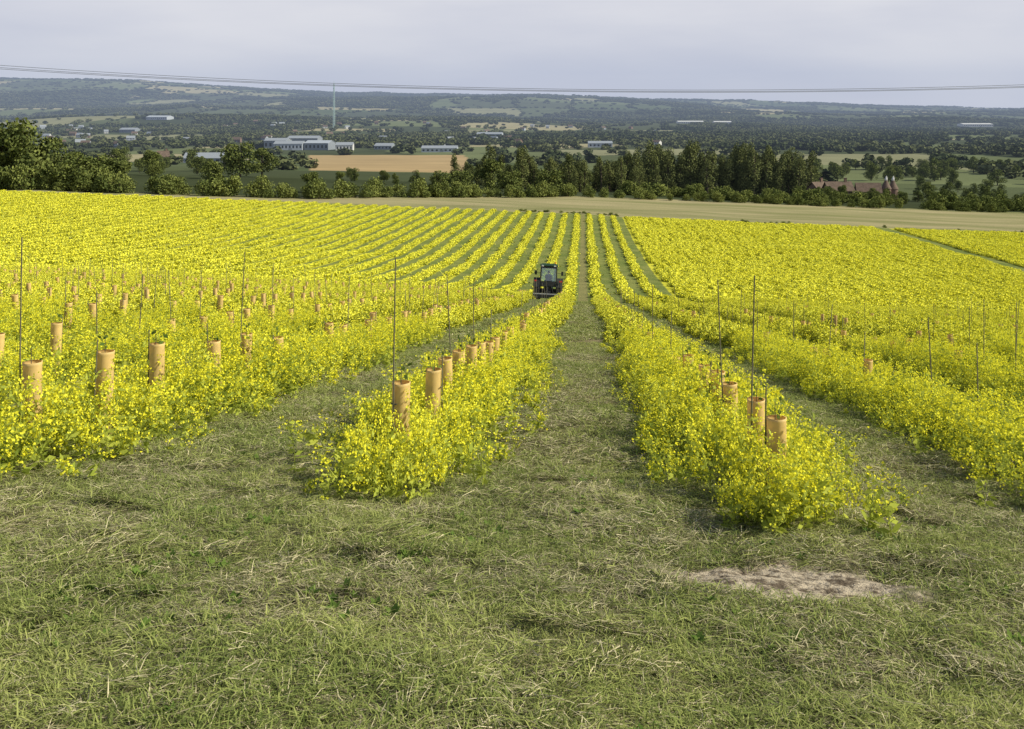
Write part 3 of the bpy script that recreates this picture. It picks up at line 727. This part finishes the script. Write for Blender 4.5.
for s in(-1,1):
    m.tube([Vector((s*.35,-.3,.55)),Vector((s*.45,-1.2,.5))],[.035,.035],1,6); m.tube([Vector((s*.25,-.6,1.1)),Vector((s*.42,-1.1,.52))],[.02,.02],1,5); m.box((s*1.0,-1.45,.28),(.04,.8,.3),0)
m.tube([Vector((0,-.6,.95)),Vector((0,-1.3,.9))],[.03,.03],1,6); m.tube([Vector((0,-1.3,.95)),Vector((0,-1.75,.45))],[.03,.03],1,6)
for s in(-1,1): m.tube([Vector((s*.7-.05,-1.95,.16)),Vector((s*.7+.05,-1.95,.16))],[.14,.14],2,14)
part('rotary_mower',m,[M_steel,M_black,M_rub],bev=.01)
M_cloth=simple('driver_jacket',(.05,.07,.12),.9); M_skin=simple('skin',(.5,.3,.22),.6,var=.04); M_trou=simple('driver_trousers',(.06,.06,.07),.9); M_cap=simple('driver_hair',(.07,.045,.03),.9)
D=link(bpy.data.objects.new('tractor_driver',None)); D.location=T.location; D.rotation_euler=T.rotation_euler; D.scale=T.scale
def skin(name,V,E,R,mat,par,root=0):
    me=bpy.data.meshes.new(name); me.from_pydata(V,E,[]); me.materials.append(mat); o=link(bpy.data.objects.new(name,me),par)
    o.modifiers.new('s','SKIN')
    sv=me.skin_vertices[0].data
    for i,r_ in enumerate(R):
        sv[i].radius=(r_,r_) if not isinstance(r_,tuple) else r_; sv[i].use_root=(i==root)
    q=o.modifiers.new('ss','SUBSURF'); q.levels=1; q.render_levels=2
    return o
skin('torso_and_arms',[(0,-.18,1.36),(0,-.2,1.58),(0,-.18,1.80),(0,-.16,1.90),(-.19,-.17,1.80),(-.24,-.02,1.6),(-.17,.24,1.62),(.19,-.17,1.80),(.24,-.02,1.6),(.17,.24,1.62)],
     [(0,1),(1,2),(2,3),(2,4),(4,5),(5,6),(2,7),(7,8),(8,9)],[(.16,.12),(.15,.12),(.15,.11),.05,.07,.05,.036,.07,.05,.036],M_cloth,D)
skin('legs',[(0,-.15,1.36),(-.1,-.1,1.38),(-.13,.3,1.42),(-.13,.4,1.14),(-.13,.5,1.12),(.1,-.1,1.38),(.13,.3,1.42),(.13,.4,1.14),(.13,.5,1.12)],[(0,1),(1,2),(2,3),(3,4),(0,5),(5,6),(6,7),(7,8)],[.12,.09,.065,.05,.04,.09,.065,.05,.04],M_trou,D)
def hand(s):
    m=MB(); base=Vector((s*.17,.26,1.63)); m.tube([base,base+Vector((0,.08,.01))],[.032,.038],0,8)
    for f in range(4):
        a=base+Vector(((f-1.5)*.019,.08,.012)); l=[.03,.036,.033,.026][f]; m.tube([a,a+Vector((0,l,.008)),a+Vector((0,l*1.3,-.025))],[.009,.0085,.007],0,6)
    m.tube([base+Vector((-s*.03,.03,0)),base+Vector((-s*.055,.07,.0))],[.011,.009],0,6)
    return m
for s,nm_ in((-1,'hand_left'),(1,'hand_right')): part(nm_,hand(s),[M_skin],True,par=D)
bm=bmesh.new(); bmesh.ops.create_icosphere(bm,subdivisions=3,radius=1)
for v in bm.verts:
    x0,y0,z0=v.co; v.co=Vector((x0*.078*(1-.2*max(0,-z0)),y0*.098,z0*.118))
    if y0>.85 and abs(x0)<.25 and -.3<z0<.15: v.co.y+=.022
    if y0>.7 and .1<z0<.3 and .2<abs(x0)<.5: v.co.y-=.008
me_=bpy.data.meshes.new('head'); bm.to_mesh(me_); bm.free(); me_.materials.append(M_skin); me_.materials.append(M_cap)
for p in me_.polygons:
    c=p.center; p.use_smooth=True; p.material_index=1 if (c.z>.035 and c.y<.06) or (c.y<-.01 and c.z>-.05) else 0
h=link(bpy.data.objects.new('head',me_),D); h.location=(0,-.12,2.03)
m=MB(); m.tube([Vector((0,-.15,1.86)),Vector((0,-.13,1.97))],[.055,.05],0,10)
for s in(-1,1): m.tube([Vector((s*.076,-.12,2.0)),Vector((s*.088,-.13,2.05))],[.014,.018],0,6)
part('neck_and_ears',m,[M_skin],True,par=D)
# ---------------------------------------------------------------- HAZE: absorbing air volume over the valley; its emission stands in for scattered light
SIG=8.0e-5
M_air,nt=newmat('air_haze'); b=NB(nt)
ab=b.n('ShaderNodeVolumeAbsorption'); ab.inputs['Color'].default_value=(0,0,0,1); ab.inputs['Density'].default_value=SIG
em=b.n('ShaderNodeEmission'); em.inputs['Color'].default_value=(.37,.45,.62,1); em.inputs['Strength'].default_value=SIG
ad=b.n('ShaderNodeAddShader'); b.l(ab.outputs[0],ad.inputs[0]); b.l(em.outputs[0],ad.inputs[1])
oo=b.n('ShaderNodeOutputMaterial'); b.l(ad.outputs[0],oo.inputs['Volume'])
m=MB(); m.box((0,4830,75),(24000,8900,550),0)
link(bpy.data.objects.new('valley_haze',m.mesh('valley_haze',[M_air])))
# ---------------------------------------------------------------- LIGHT + SKY + CAMERA
az=math.radians(93); el=math.radians(37)
v=Vector((math.sin(az)*math.cos(el),math.cos(az)*math.cos(el),math.sin(el)))
L=bpy.data.lights.new('sun','SUN'); L.energy=5.0; L.angle=math.radians(.6); L.color=(1,.93,.72)
lo=link(bpy.data.objects.new('sun',L)); lo.rotation_euler=v.to_track_quat('Z','Y').to_euler()
w=bpy.data.worlds.new('World'); scene.world=w; w.use_nodes=True; nt=w.node_tree; nt.nodes.clear(); b=NB(nt)
sky=b.n('ShaderNodeTexSky',sky_type='NISHITA'); sky.sun_disc=False; sky.sun_elevation=el; sky.sun_rotation=az
tc=b.n('ShaderNodeTexCoord'); mp=b.n('ShaderNodeMapping'); mp.inputs['Scale'].default_value=(1,1,5); b.l(tc.outputs['Generated'],mp.inputs[0])
n=b.noise(2.2,mp.outputs[0],5,.5); cl=b.mix(b.mr(n,.3,.7),(6.6,6.65,7.5),(8.7,8.5,8.7))
sx=b.n('ShaderNodeSeparateXYZ'); b.l(tc.outputs['Generated'],sx.inputs[0])
c=b.mix(b.mr(sx.outputs[2],.12,.40,.92,.12),sky.outputs[0],cl)
bg=b.n('ShaderNodeBackground'); bg.inputs['Strength'].default_value=.1; b.l(c,bg.inputs[0]); oo=b.n('ShaderNodeOutputWorld'); b.l(bg.outputs[0],oo.inputs[0])
cam=bpy.data.cameras.new('camera'); co=link(bpy.data.objects.new('camera',cam)); co.location=(0,0,EYE); co.rotation_euler=(math.radians(90),0,0)
cam.sensor_width=36; cam.lens=36*1000/1024; cam.shift_x=-71/1024; cam.shift_y=-254.5/1024; cam.clip_start=.1; cam.clip_end=30000
scene.camera=co
